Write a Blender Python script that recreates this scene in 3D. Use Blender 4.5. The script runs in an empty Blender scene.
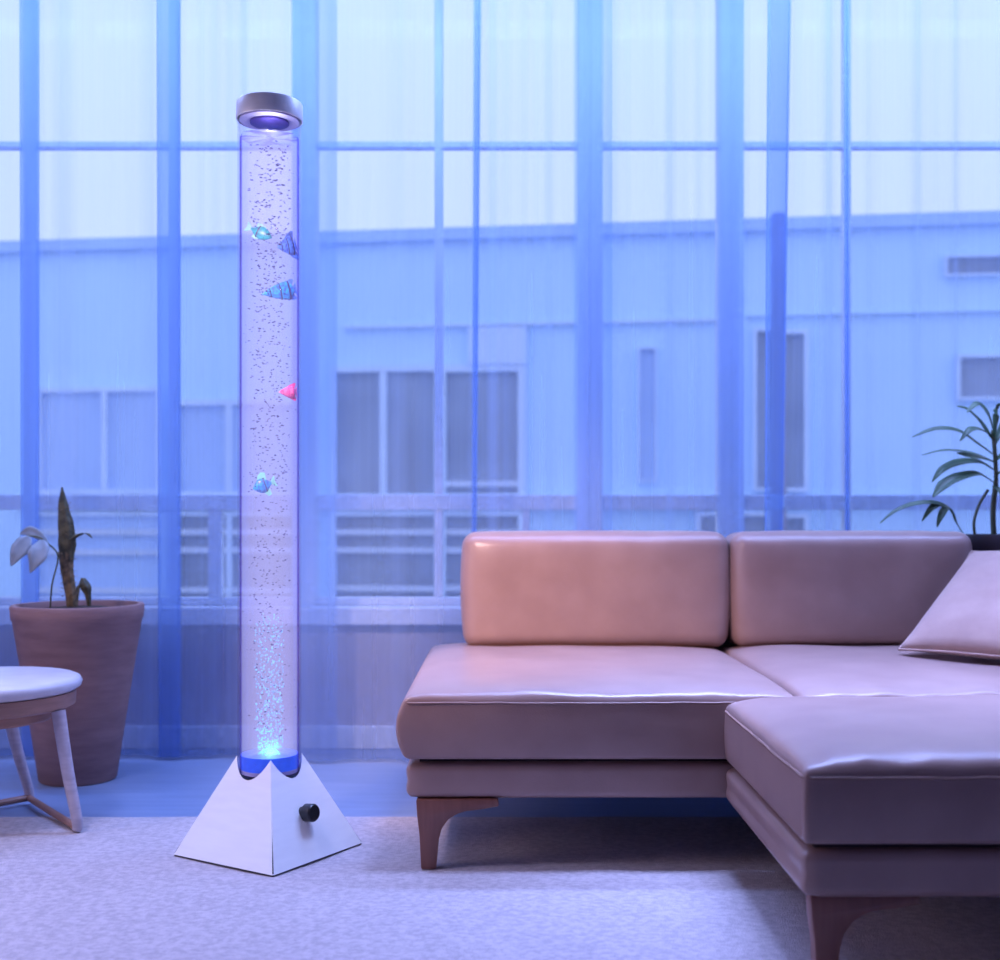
import bpy, bmesh, math, random
from mathutils import Vector, Matrix, noise

random.seed(7)
SC = bpy.context.scene
COL = SC.collection
PI = math.pi
F = 1180.0          # focal length in pixels
CH = 0.847          # camera height
HY = 520.0          # horizon row

def wp(px, py, Y):
    """photo pixel at a known depth -> world point"""
    return Vector(((px - 500.0) * Y / F, Y, CH - (py - HY) * Y / F))

# ------------------------------------------------------------------ materials
def sock(node, *names):
    for n in names:
        if n in node.inputs:
            return node.inputs[n]

def new_mat(name):
    m = bpy.data.materials.new(name)
    m.use_nodes = True
    nt = m.node_tree
    for n in list(nt.nodes):
        nt.nodes.remove(n)
    out = nt.nodes.new('ShaderNodeOutputMaterial')
    return m, nt, out

def pmat(name, c1, c2=None, rough=0.5, scale=20.0, bump=0.0, bscale=None, metal=0.0,
         spec=0.5, stretch=(1, 1, 1), coat=0.0, emit=None, estr=0.0, trans=0.0, detail=4.0, sheen=0.0):
    m, nt, out = new_mat(name)
    b = nt.nodes.new('ShaderNodeBsdfPrincipled')
    nt.links.new(b.outputs[0], out.inputs[0])
    b.inputs['Roughness'].default_value = rough
    b.inputs['Metallic'].default_value = metal
    sock(b, 'Specular IOR Level', 'Specular').default_value = spec
    if coat:
        sock(b, 'Coat Weight').default_value = coat
        sock(b, 'Coat Roughness').default_value = 0.25
    if sheen:
        sock(b, 'Sheen Weight').default_value = sheen
    tc = nt.nodes.new('ShaderNodeTexCoord')
    mp = nt.nodes.new('ShaderNodeMapping')
    mp.inputs['Scale'].default_value = stretch
    nt.links.new(tc.outputs['Object'], mp.inputs[0])
    if c2 is None:
        c2 = tuple(x * 0.88 for x in c1)
    nz = nt.nodes.new('ShaderNodeTexNoise')
    nz.inputs['Scale'].default_value = scale
    nz.inputs['Detail'].default_value = detail
    nt.links.new(mp.outputs[0], nz.inputs['Vector'])
    rp = nt.nodes.new('ShaderNodeValToRGB')
    rp.color_ramp.elements[0].position = 0.35
    rp.color_ramp.elements[1].position = 0.65
    rp.color_ramp.elements[0].color = (*c2, 1)
    rp.color_ramp.elements[1].color = (*c1, 1)
    nt.links.new(nz.outputs['Fac'], rp.inputs[0])
    nt.links.new(rp.outputs[0], b.inputs['Base Color'])
    if bump:
        n2 = nt.nodes.new('ShaderNodeTexNoise')
        n2.inputs['Scale'].default_value = bscale or scale * 4
        n2.inputs['Detail'].default_value = 3
        nt.links.new(mp.outputs[0], n2.inputs['Vector'])
        bp = nt.nodes.new('ShaderNodeBump')
        bp.inputs['Strength'].default_value = bump
        bp.inputs['Distance'].default_value = 0.004
        nt.links.new(n2.outputs['Fac'], bp.inputs['Height'])
        nt.links.new(bp.outputs[0], b.inputs['Normal'])
    if emit:
        sock(b, 'Emission Color').default_value = (*emit, 1)
        sock(b, 'Emission Strength').default_value = estr
    return m

def mix_transparent(name, tint, diff, ftrans, ftransl, rough_gloss=None):
    """sheer cloth: see-through + translucent + diffuse"""
    m, nt, out = new_mat(name)
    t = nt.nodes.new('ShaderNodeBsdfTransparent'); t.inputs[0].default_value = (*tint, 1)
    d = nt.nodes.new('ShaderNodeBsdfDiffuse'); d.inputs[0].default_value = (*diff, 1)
    l = nt.nodes.new('ShaderNodeBsdfTranslucent'); l.inputs[0].default_value = (*diff, 1)
    m1 = nt.nodes.new('ShaderNodeMixShader'); m1.inputs[0].default_value = ftransl
    nt.links.new(d.outputs[0], m1.inputs[1]); nt.links.new(l.outputs[0], m1.inputs[2])
    m2 = nt.nodes.new('ShaderNodeMixShader')
    # woven threads: slight weave variation of the openness
    tc = nt.nodes.new('ShaderNodeTexCoord')
    mp = nt.nodes.new('ShaderNodeMapping'); mp.inputs['Scale'].default_value = (30, 30, 0.6)
    nz = nt.nodes.new('ShaderNodeTexNoise'); nz.inputs['Scale'].default_value = 1.0; nz.inputs['Detail'].default_value = 2
    nt.links.new(tc.outputs['Object'], mp.inputs[0]); nt.links.new(mp.outputs[0], nz.inputs['Vector'])
    mr = nt.nodes.new('ShaderNodeMapRange')
    mr.inputs['From Min'].default_value = 0.3; mr.inputs['From Max'].default_value = 0.7
    mr.inputs['To Min'].default_value = ftrans - 0.03; mr.inputs['To Max'].default_value = ftrans + 0.03
    nt.links.new(nz.outputs['Fac'], mr.inputs['Value'])
    # cloth seen at a slant shows more threads per width, so it is less open
    lw = nt.nodes.new('ShaderNodeLayerWeight'); lw.inputs['Blend'].default_value = 0.5
    sl_ = nt.nodes.new('ShaderNodeMath'); sl_.operation = 'MULTIPLY_ADD'
    sl_.inputs[1].default_value = -0.75; sl_.inputs[2].default_value = 1.0
    nt.links.new(lw.outputs['Facing'], sl_.inputs[0])
    mu = nt.nodes.new('ShaderNodeMath'); mu.operation = 'MULTIPLY'
    nt.links.new(mr.outputs[0], mu.inputs[0]); nt.links.new(sl_.outputs[0], mu.inputs[1])
    nt.links.new(mu.outputs[0], m2.inputs[0])
    nt.links.new(m1.outputs[0], m2.inputs[1]); nt.links.new(t.outputs[0], m2.inputs[2])
    nt.links.new(m2.outputs[0], out.inputs[0])
    return m

def schlick(nt, ior, top=0.6):
    f0 = ((ior - 1) / (ior + 1)) ** 2
    lw = nt.nodes.new('ShaderNodeLayerWeight'); lw.inputs['Blend'].default_value = 0.5
    pw = nt.nodes.new('ShaderNodeMath'); pw.operation = 'POWER'; pw.inputs[1].default_value = 5.0
    nt.links.new(lw.outputs['Facing'], pw.inputs[0])
    mr = nt.nodes.new('ShaderNodeMapRange'); mr.inputs['To Min'].default_value = f0; mr.inputs['To Max'].default_value = top
    nt.links.new(pw.outputs[0], mr.inputs['Value'])
    return mr.outputs[0]

def clear_mat(name, tint=(1, 1, 1), ior=1.3, gloss_rough=0.03):
    m, nt, out = new_mat(name)
    t = nt.nodes.new('ShaderNodeBsdfTransparent'); t.inputs[0].default_value = (*tint, 1)
    g = nt.nodes.new('ShaderNodeBsdfGlossy'); g.inputs['Roughness'].default_value = gloss_rough
    mx = nt.nodes.new('ShaderNodeMixShader')
    nt.links.new(schlick(nt, ior), mx.inputs[0])
    nt.links.new(t.outputs[0], mx.inputs[1]); nt.links.new(g.outputs[0], mx.inputs[2])
    nt.links.new(mx.outputs[0], out.inputs[0])
    return m

def water_mat(name, emis, estr):
    """lit water of the bubble column: clear, denser where seen edge-on, faintly glowing"""
    m, nt, out = new_mat(name)
    lw = nt.nodes.new('ShaderNodeLayerWeight'); lw.inputs['Blend'].default_value = 0.5
    rp = nt.nodes.new('ShaderNodeValToRGB')
    e = rp.color_ramp.elements
    e[0].position = 0.60; e[0].color = (1, 1, 1, 1)
    e[1].position = 0.76; e[1].color = (0.42, 0.34, 0.74, 1)
    nt.links.new(lw.outputs['Facing'], rp.inputs[0])
    t = nt.nodes.new('ShaderNodeBsdfTransparent')
    nt.links.new(rp.outputs[0], t.inputs[0])
    l = nt.nodes.new('ShaderNodeBsdfTranslucent'); l.inputs[0].default_value = (0.9, 0.9, 1, 1)
    mx = nt.nodes.new('ShaderNodeMixShader'); mx.inputs[0].default_value = 0.05
    nt.links.new(t.outputs[0], mx.inputs[1]); nt.links.new(l.outputs[0], mx.inputs[2])
    nt.links.new(mx.outputs[0], out.inputs[0])
    em = nt.nodes.new('ShaderNodeEmission'); em.inputs[0].default_value = (*emis, 1); em.inputs[1].default_value = estr
    ab = nt.nodes.new('ShaderNodeVolumeAbsorption'); ab.inputs['Color'].default_value = (0, 0, 0, 1); ab.inputs['Density'].default_value = 4.0
    ad = nt.nodes.new('ShaderNodeAddShader')
    nt.links.new(em.outputs[0], ad.inputs[0]); nt.links.new(ab.outputs[0], ad.inputs[1])
    nt.links.new(ad.outputs[0], out.inputs[1])
    return m

def emat(name, c, s):
    m, nt, out = new_mat(name)
    em = nt.nodes.new('ShaderNodeEmission'); em.inputs[0].default_value = (*c, 1); em.inputs[1].default_value = s
    nt.links.new(em.outputs[0], out.inputs[0])
    return m

LEATHER = pmat('tan_leather', (0.37, 0.235, 0.205), (0.33, 0.205, 0.180), rough=0.32, scale=9, bump=0.10, bscale=260, spec=0.5)
PIPING = pmat('leather_piping', (0.30, 0.17, 0.135), rough=0.45, scale=60)
WELT = pmat('dark_webbing', (0.05, 0.035, 0.035), rough=0.8, scale=60)
LEGW = pmat('dark_wood', (0.26, 0.105, 0.075), (0.19, 0.075, 0.055), rough=0.42, scale=6, stretch=(8, 8, 1))
RUGM = pmat('rug_pile', (0.52, 0.46, 0.49), (0.38, 0.335, 0.365), rough=0.95, scale=70, bump=0.9, bscale=240, spec=0.1, detail=8, sheen=0.2)
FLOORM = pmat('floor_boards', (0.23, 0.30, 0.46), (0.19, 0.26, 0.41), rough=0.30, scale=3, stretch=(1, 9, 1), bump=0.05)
WALLM = pmat('wall_paint', (0.52, 0.48, 0.55), rough=0.85, scale=30, bump=0.05)
WALLD = pmat('dark_wall_paint', (0.20, 0.18, 0.22), rough=0.85, scale=30)
CEILM = pmat('ceiling_paint', (0.45, 0.44, 0.48), rough=0.9, scale=30)
FRAMEM = pmat('white_frame', (0.80, 0.82, 0.86), rough=0.45, scale=30)
SILLM = pmat('white_sill', (0.85, 0.86, 0.88), rough=0.4, scale=30)
PANE = clear_mat('window_glass', (0.97, 0.985, 1.0), 1.12, 0.02)
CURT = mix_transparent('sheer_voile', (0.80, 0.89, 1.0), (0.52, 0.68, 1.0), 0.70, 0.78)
TUBE = clear_mat('clear_tube', (0.95, 0.94, 0.99), 1.04, 0.25)
WATER = water_mat('lit_water', (0.86, 0.80, 1.30), 4.0)
BUBB = None
CHROME = pmat('brushed_silver', (0.86, 0.85, 0.86), (0.80, 0.79, 0.81), rough=0.45, scale=40, stretch=(1, 1, 30), metal=0.15)
WHITEM = pmat('white_satin_metal', (0.90, 0.91, 0.91), (0.86, 0.87, 0.88), rough=0.42, scale=10, stretch=(1, 1, 6), metal=0.0, spec=0.6)
LINERM = pmat('pale_liner', (0.60, 0.58, 0.80), rough=0.5, scale=20)
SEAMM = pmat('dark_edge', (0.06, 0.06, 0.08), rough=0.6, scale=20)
KNOBM = pmat('black_knob', (0.012, 0.012, 0.014), rough=0.35, scale=60, bump=0.1)
PLUGM = pmat('violet_plug', (0.10, 0.07, 0.36), (0.07, 0.05, 0.28), rough=0.4, scale=60)
BLUEB = pmat('blue_lit_base', (0.03, 0.09, 0.62), (0.02, 0.05, 0.45), rough=0.3, scale=40, emit=(0.03, 0.12, 0.85), estr=0.6)
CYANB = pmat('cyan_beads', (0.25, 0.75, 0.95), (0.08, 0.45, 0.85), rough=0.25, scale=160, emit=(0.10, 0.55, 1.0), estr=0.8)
POTM = pmat('mauve_terracotta', (0.33, 0.185, 0.165), (0.25, 0.135, 0.125), rough=0.75, scale=7, stretch=(1, 1, 5), bump=0.25, bscale=30)
POTD = pmat('dark_planter', (0.045, 0.032, 0.042), rough=0.4, scale=12)
SOILM = pmat('soil', (0.05, 0.03, 0.025), (0.03, 0.02, 0.015), rough=1.0, scale=90, bump=1.0)
CACT = pmat('cactus_skin', (0.12, 0.105, 0.05), (0.045, 0.045, 0.025), rough=0.6, scale=45, bump=0.5, bscale=120)
CACTD = pmat('dried_bark', (0.30, 0.20, 0.10), (0.09, 0.07, 0.035), rough=0.7, scale=55, bump=0.6, bscale=130)
LEAFG = pmat('green_leaf', (0.085, 0.16, 0.085), (0.045, 0.09, 0.05), rough=0.4, scale=14, stretch=(1, 1, 1))
LEAFP = pmat('pale_leaf', (0.30, 0.36, 0.42), (0.22, 0.27, 0.31), rough=0.5, scale=18)
STEMM = pmat('plant_stem', (0.12, 0.13, 0.07), rough=0.6, scale=30)
STOOLT = pmat('white_stool_top', (0.62, 0.58, 0.62), rough=0.35, scale=10)
STOOLW = pmat('stool_wood', (0.38, 0.20, 0.15), (0.29, 0.15, 0.11), rough=0.45, scale=5, stretch=(2, 2, 14))
STOOLL = pmat('stool_leg_paint', (0.52, 0.46, 0.52), (0.42, 0.37, 0.43), rough=0.4, scale=18, stretch=(1, 1, 4))
PILLOW = pmat('blush_pillow_cloth', (0.44, 0.275, 0.225), (0.39, 0.235, 0.195), rough=0.85, scale=12, bump=0.25, bscale=420, sheen=0.2)
FACADE = pmat('building_render', (0.56, 0.78, 1.0), (0.52, 0.74, 0.98), rough=0.9, scale=0.8)
FACLT = pmat('building_light_panel', (0.66, 0.78, 0.97), rough=0.8, scale=2)
FACDK = pmat('building_dark_panel', (0.42, 0.60, 0.90), rough=0.8, scale=2)
BWIN = pmat('building_glass', (0.27, 0.31, 0.40), (0.17, 0.19, 0.25), rough=0.5, scale=1.4)
BSLAT = pmat('building_blind', (0.62, 0.68, 0.82), rough=0.8, scale=2)
BWINB = pmat('building_glass_curtained', (0.42, 0.57, 0.86), (0.38, 0.52, 0.82), rough=0.5, scale=1.4)
POLEM = pmat('brown_pole_paint', (0.23, 0.16, 0.19), rough=0.8, scale=4)
GROUND = pmat('outdoor_paving', (0.35, 0.38, 0.45), rough=0.9, scale=1.5)

# ------------------------------------------------------------------ mesh helpers
def link_mesh(name, bm, mat, parent=None, loc=None, smooth=False, angle=None):
    bmesh.ops.recalc_face_normals(bm, faces=bm.faces)
    me = bpy.data.meshes.new(name)
    bm.to_mesh(me); bm.free()
    if smooth:
        for p in me.polygons:
            p.use_smooth = True
        if angle is not None:
            try:
                me.set_sharp_from_angle(angle=angle)
            except Exception:
                pass
    me.materials.append(mat)
    o = bpy.data.objects.new(name, me)
    COL.objects.link(o)
    if parent is not None:
        o.parent = parent
    if loc is not None:
        o.location = loc
    return o

def thing(name, label, cat, loc=(0, 0, 0), rz=0.0, group=None):
    o = bpy.data.objects.new(name, None)
    o.empty_display_size = 0.1
    COL.objects.link(o)
    o.location = loc; o.rotation_euler = (0, 0, rz)
    o['label'] = label; o['category'] = cat
    if group:
        o['group'] = group
    return o

def tag(o, label, cat, group=None):
    o['label'] = label; o['category'] = cat
    if group:
        o['group'] = group
    return o

def structure(o):
    o['kind'] = 'structure'
    return o

def add_box(bm, lo, hi, bevel=0.0, seg=2):
    r = bmesh.ops.create_cube(bm, size=1.0)
    vs = r['verts']
    c = [(lo[i] + hi[i]) / 2 for i in range(3)]; s = [hi[i] - lo[i] for i in range(3)]
    for v in vs:
        v.co = Vector((c[0] + v.co.x * s[0], c[1] + v.co.y * s[1], c[2] + v.co.z * s[2]))
    if bevel > 0:
        es = list({e for v in vs for e in v.link_edges})
        bmesh.ops.bevel(bm, geom=es, offset=bevel, segments=seg, affect='EDGES', profile=0.5)
    return bm

def box_bm(lo, hi, bevel=0.0, seg=2):
    return add_box(bmesh.new(), lo, hi, bevel, seg)

def add_lathe(bm, prof, n=48, cx=0.0, cy=0.0, cap_bottom=False, cap_top=False):
    rings = []
    for (r, z) in prof:
        rings.append([bm.verts.new((cx + r * math.cos(2 * PI * k / n), cy + r * math.sin(2 * PI * k / n), z)) for k in range(n)])
    for a, b in zip(rings[:-1], rings[1:]):
        for k in range(n):
            bm.faces.new((a[k], a[(k + 1) % n], b[(k + 1) % n], b[k]))
    if cap_bottom:
        bm.faces.new(list(reversed(rings[0])))
    if cap_top:
        bm.faces.new(rings[-1])
    return bm

def lathe_bm(prof, n=48, **k):
    return add_lathe(bmesh.new(), prof, n, **k)

def add_tube(bm, pts, rad, n=10, cap=True, flat=None):
    """tube along points; rad a number or list; flat = (scale_a, scale_b)"""
    pts = [Vector(p) for p in pts]
    m = len(pts)
    rads = rad if isinstance(rad, (list, tuple)) else [rad] * m
    rings = []
    up = None
    for i in range(m):
        t = (pts[min(i + 1, m - 1)] - pts[max(i - 1, 0)]).normalized()
        if up is None:
            up = Vector((0, 0, 1)) if abs(t.z) < 0.9 else Vector((0, 1, 0))
        a = t.cross(up).normalized()
        b = a.cross(t).normalized()
        up = b
        fa, fb = flat or (1, 1)
        rings.append([bm.verts.new(pts[i] + a * (fa * rads[i] * math.cos(2 * PI * k / n)) + b * (fb * rads[i] * math.sin(2 * PI * k / n))) for k in range(n)])
    for r0, r1 in zip(rings[:-1], rings[1:]):
        for k in range(n):
            bm.faces.new((r0[k], r0[(k + 1) % n], r1[(k + 1) % n], r1[k]))
    if cap:
        bm.faces.new(list(reversed(rings[0]))); bm.faces.new(rings[-1])
    return bm

def tube_bm(pts, rad, n=10, **k):
    return add_tube(bmesh.new(), pts, rad, n, **k)

def smooth_path(pts, sub=6):
    pts = [Vector(p) for p in pts]
    out = []
    for i in range(len(pts) - 1):
        p0 = pts[max(i - 1, 0)]; p1 = pts[i]; p2 = pts[i + 1]; p3 = pts[min(i + 2, len(pts) - 1)]
        for k in range(sub):
            t = k / sub
            out.append(0.5 * ((2 * p1) + (-p0 + p2) * t + (2 * p0 - 5 * p1 + 4 * p2 - p3) * t * t + (-p0 + 3 * p1 - 3 * p2 + p3) * t ** 3))
    out.append(pts[-1])
    return out

def prism_bm(poly, y0, y1, bevel=0.0):
    """polygon in XZ pulled along Y"""
    bm = bmesh.new()
    a = [bm.verts.new((x, y0, z)) for x, z in poly]
    b = [bm.verts.new((x, y1, z)) for x, z in poly]
    bm.faces.new(a); bm.faces.new(list(reversed(b)))
    n = len(poly)
    for i in range(n):
        bm.faces.new((a[i], b[i], b[(i + 1) % n], a[(i + 1) % n]))
    if bevel:
        bmesh.ops.recalc_face_normals(bm, faces=bm.faces)
        bmesh.ops.bevel(bm, geom=list(bm.edges), offset=bevel, segments=2, affect='EDGES', profile=0.5)
    return bm

def rounded_block(w, d, h, r, cuts=30, warp=None):
    """soft block centred on the origin in x,y,z; warp(p, u, v, q) moves the verts"""
    bm = bmesh.new()
    bmesh.ops.create_cube(bm, size=2.0)
    bmesh.ops.subdivide_edges(bm, edges=list(bm.edges), cuts=cuts, use_grid_fill=True)
    half = Vector((w / 2, d / 2, h / 2))
    def dens(t):   # crowd the rows towards the edges
        return math.copysign(1 - (1 - abs(t)) ** 1.8, t)
    for v in bm.verts:
        q = Vector((dens(v.co.x), dens(v.co.y), dens(v.co.z)))
        p = Vector((q.x * half.x, q.y * half.y, q.z * half.z))
        rr = min(r, half.x, half.y, half.z)
        inner = Vector([max(-(half[i] - rr), min(half[i] - rr, p[i])) for i in range(3)])
        dv = p - inner
        if dv.length > 1e-9:
            # only corners/edges need normalising
            over = [abs(p[i]) > half[i] - rr + 1e-9 for i in range(3)]
            if sum(over) >= 2:
                dv = dv.normalized() * rr
        p = inner + dv
        if warp:
            p = warp(p, q)
        v.co = p
    return bm

# ------------------------------------------------------------------ room shell
XL, XR, YB, YW = -2.75, 2.85, -1.3, 4.38
CZ = 3.08
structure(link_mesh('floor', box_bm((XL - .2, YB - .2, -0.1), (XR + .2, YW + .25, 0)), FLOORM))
structure(link_mesh('ceiling', box_bm((XL - .2, YB - .2, CZ), (XR + .2, YW + .25, CZ + 0.1)), CEILM))
structure(link_mesh('wall_left', box_bm((XL - .2, YB, 0), (XL, YW, CZ)), WALLM))
structure(link_mesh('wall_right', box_bm((XR, YB, 0), (XR + .2, YW, CZ)), WALLM))
structure(link_mesh('wall_behind', box_bm((XL - .2, YB - .2, 0), (XR + .2, YB, CZ)), WALLD))
SZ0, SZ1, HEAD = 0.462, 0.526, 2.95
WX = [-2.30, -0.735, 0.339, 0.867, 2.40]
bm = box_bm((XL - .2, YW, 0), (XR + .2, YW + .2, SZ0))
add_box(bm, (XL - .2, YW, HEAD), (XR + .2, YW + .2, CZ))
add_box(bm, (XL - .2, YW, SZ0), (WX[0], YW + .2, HEAD))
add_box(bm, (WX[-1], YW, SZ0), (XR + .2, YW + .2, HEAD))
structure(link_mesh('wall_window', bm, WALLM))
structure(link_mesh('trim_1', box_bm((XL, YW - 0.06, SZ0), (XR, YW + .2, SZ1), 0.006), SILLM))          # sill board
structure(link_mesh('baseboard_window', box_bm((XL, YW - 0.018, 0), (XR, YW, 0.085), 0.004), FRAMEM))
structure(link_mesh('trim_2', box_bm((XL, 4.08, CZ - 0.045), (XR, 4.24, CZ), 0.004), FRAMEM))          # curtain track

def window(idx, x0, x1, full, low):
    """one bay: jambs, head, transom bar, meeting rail, mullions and two glass lights"""
    w = structure(bpy.data.objects.new('window_%d' % idx, None)); COL.objects.link(w)
    w.location = ((x0 + x1) / 2, YW + 0.1, SZ1)
    ox, oy, oz = w.location
    def B(bm, lo, hi):
        add_box(bm, (lo[0] - ox, lo[1] - oy, lo[2] - oz), (hi[0] - ox, hi[1] - oy, hi[2] - oz), 0.004, 1)
    y0, y1 = YW + 0.05, YW + 0.11
    bm = bmesh.new()
    B(bm, (x0, y0 - .02, SZ1), (x0 + .045, y1 + .02, HEAD)); B(bm, (x1 - .045, y0 - .02, SZ1), (x1, y1 + .02, HEAD))
    B(bm, (x0 + .045, y0, HEAD - .04), (x1 - .045, y1, HEAD)); B(bm, (x0 + .045, y0, SZ1), (x1 - .045, y1, SZ1 + .03))
    fr = link_mesh('window_frame', bm, FRAMEM, w); structure(fr)
    def bar(nm, lo, hi):
        b2 = bmesh.new(); B(b2, lo, hi)
        structure(link_mesh(nm, b2, FRAMEM, w))
    bar('transom_bar', (x0 + .045, y0 + .01, 2.247), (x1 - .045, y1 - .01, 2.273))
    bar('meeting_rail', (x0 + .045, y0, 0.885), (x1 - .045, y1, 0.942))
    for px, wd in full:
        xc = (px - 500) * (YW + .08) / F
        bar('mullion', (xc - wd / 2, y0 + .005, SZ1 + .03), (xc + wd / 2, y1 - .005, HEAD - .04))
    for px, wd in low:
        xc = (px - 500) * (YW + .08) / F
        bar('mullion', (xc - wd / 2, y0 + .005, SZ1 + .03), (xc + wd / 2, y1 - .005, 0.885))
    g = bmesh.new(); B(g, (x0 + .04, y0 + .027, SZ1 + .02), (x1 - .04, y0 + .033, HEAD - .03))
    structure(link_mesh('window_pane', g, PANE, w))
window(1, WX[0], WX[1], [(30, .03), (174, .03)], [(216, .05)])
window(2, WX[1], WX[2], [(439, .032)], [(526, .026)])
window(3, WX[2], WX[3], [], [])
window(4, WX[3], WX[4], [(846, .026)], [])

# ------------------------------------------------------------------ outside
structure(link_mesh('ground_outside', box_bm((-26, YW + .26, -0.45), (26, 40, -0.35)), GROUND))
BY = 12.0
yaw = math.radians(-7)
bld = thing('apartment_building', 'low flat-roofed building across from the window, blurred behind the curtains', 'building', (0, BY, -0.35), yaw)
Mi = Matrix.Translation((0, BY, -0.35)) @ Matrix.Rotation(yaw, 4, 'Z')
Minv = Mi.inverted()
def fac(px, py):
    """where the sight line through a photo pixel meets the facade plane, in building coordinates"""
    d = Vector(((px - 500) / F, 1.0, -(py - HY) / F)); o = Vector((0, 0, CH))
    lo_, ld = Minv @ o, (Minv.to_3x3() @ d)
    t = -lo_.y / ld.y
    p = lo_ + ld * t
    return p.x, p.z
ROOFZ = fac(650, 224)[1]
link_mesh('wall', box_bm((-14, 0, 0), (13, 5, ROOFZ - 0.12)), FACADE, bld)
link_mesh('roof', box_bm((-14.2, -0.12, ROOFZ - 0.12), (13.2, 5.1, ROOFZ)), FACDK, bld)
def bpanel(name, x0, y0, x1, y1, mat, proud=0.05, parent=None):
    a = fac(x0, y1); b = fac(x1, y0)
    return link_mesh(name, box_bm((a[0], -proud, a[1]), (b[0], 0.02, b[1])), mat, parent or bld)
def bwindow(x0, y0, x1, y1, rails=(), posts=(), fw=6, glass=None):
    """frame bars standing proud of a dark pane; blind slats as sub-parts"""
    a = fac(x0, y1); b = fac(x1, y0); w = fw * 0.0103
    bm = bmesh.new()
    add_box(bm, (a[0] - w, -.10, a[1] - w), (a[0], 0, b[1] + w)); add_box(bm, (b[0], -.10, a[1] - w), (b[0] + w, 0, b[1] + w))
    add_box(bm, (a[0], -.10, b[1]), (b[0], 0, b[1] + w)); add_box(bm, (a[0], -.10, a[1] - w), (b[0], 0, a[1]))
    for px in posts:
        c = fac(px, y0)[0]; add_box(bm, (c - w * .55, -.10, a[1]), (c + w * .55, 0, b[1]))
    f = link_mesh('window', bm, FACLT, bld)
    link_mesh('pane', box_bm((a[0], -.03, a[1]), (b[0], 0.02, b[1])), glass or BWIN, f)
    for py in rails:
        z = fac((x0 + x1) / 2, py)[1]
        link_mesh('blind_slat', box_bm((a[0], -.09, z - .03), (b[0], -.04, z + .03)), BSLAT, f)
    return f
# upper row and lower row
bwindow(45, 392, 160, 490, (), (108,), 5, BWINB)
bwindow(182, 405, 300, 492, (), (232,), 6, BWINB)
bwindow(338, 372, 436, 494, (), (385,), 6)
bwindow(447, 372, 519, 494, (470 + 14,), (), 7)
bwindow(40, 516, 165, 602, (532, 552, 590), (), 5, BWINB)
bwindow(182, 516, 300, 602, (532, 550, 590), (232,), 5)
bwindow(338, 516, 436, 602, (532, 550, 588), (), 6)
bwindow(447, 516, 519, 602, (532, 550, 588), (), 6)
bwindow(756, 332, 776, 488, (), (), 3)
bwindow(783, 335, 803, 488, (), (), 4)
bwindow(640, 350, 655, 480, (), (), 2, BWINB)
bwindow(958, 358, 1010, 398, (), (), 3)
bwindow(945, 258, 1000, 276, (), (), 2)
bwindow(783, 518, 803, 600, (), (), 4)
bwindow(700, 516, 765, 600, (), (), 4)
bpanel('lintel', 470, 328, 527, 366, FACLT, .12)
bpanel('ledge', 20, 496, 720, 509, FACLT, .16)
bpanel('ledge', 745, 496, 1000, 503, FACLT, .16)
bpanel('cornice', 345, 322, 720, 327, FACLT, .08)
bpanel('cornice', 745, 312, 1010, 317, FACLT, .08)
pole = tag(link_mesh('street_pole', tube_bm([(2.43, 10.3, -0.35), (2.43, 10.3, 3.52)], [0.075, 0.06], 14), POLEM, smooth=True, angle=0.8),
           'tall brown pole in front of the building across the way', 'pole')

# ------------------------------------------------------------------ sheer curtains
def cx(px, Y=4.16):
    return (px - 500) * Y / F
def curtain(name, px0, px1, Y, folds, label, seed, amp=0.020):
    """folds: (left px top, right px top, left px bottom, right px bottom): cloth doubled back in an S"""
    rnd = random.Random(seed)
    x0, x1 = cx(px0, Y), cx(px1, Y)
    NZ = 14
    ph = [rnd.uniform(0, 6.28) for _ in range(4)]
    def base_y(x):
        return Y + amp * (math.sin(x * 19 + ph[0]) + 0.6 * math.sin(x * 41 + ph[1]) + 0.35 * math.sin(x * 83 + ph[2]))
    rows = []
    for j in range(NZ + 1):
        t = j / NZ                       # 0 = hem
        z = 0.012 + t * (CZ - 0.05 - 0.012)
        pts = []
        x = x0
        fl = sorted(folds)
        for f in fl:
            # t by height: top row of the picture is z ~2.69
            k = min(1.0, z / 2.69)
            b0 = cx(f[2] + (f[0] - f[2]) * k, Y); b1 = cx(f[3] + (f[1] - f[3]) * k, Y)
            n = 14
            for i in range(n):
                xx = x + (b1 - x) * i / n
                pts.append((xx, base_y(xx)))
            w = b1 - b0
            g = 0.012
            m = 8
            y1 = base_y(b1)
            for i in range(m + 1):       # back run (towards the room)
                s = i / m
                pts.append((b1 - w * s + 0.0, y1 - g - 0.004 * math.sin(s * PI)))
            for i in range(1, m + 1):    # forward run
                s = i / m
                pts.append((b0 + w * s, y1 - 2 * g - 0.004 * math.sin(s * PI)))
            x = b1 + 0.004
        n = 40
        for i in range(n + 1):
            xx = x + (x1 - x) * i / n
            yy = base_y(xx)
            pts.append((xx, yy))
        rows.append((z, pts))
    bm = bmesh.new()
    vr = [[bm.verts.new((p[0], p[1], z)) for p in pts] for z, pts in rows]
    for a, b in zip(vr[:-1], vr[1:]):
        for k in range(len(a) - 1):
            bm.faces.new((a[k], a[k + 1], b[k + 1], b[k]))
    o = link_mesh(name, bm, CURT, smooth=True)
    return tag(o, label, 'curtain', 'sheer curtains along the window')
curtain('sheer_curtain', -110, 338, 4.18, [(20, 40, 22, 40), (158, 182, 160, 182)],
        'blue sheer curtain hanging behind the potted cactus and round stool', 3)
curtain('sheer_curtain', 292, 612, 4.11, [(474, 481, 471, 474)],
        'blue sheer curtain behind the bubble lamp\'s right side and the sofa\'s left end', 5)
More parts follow.
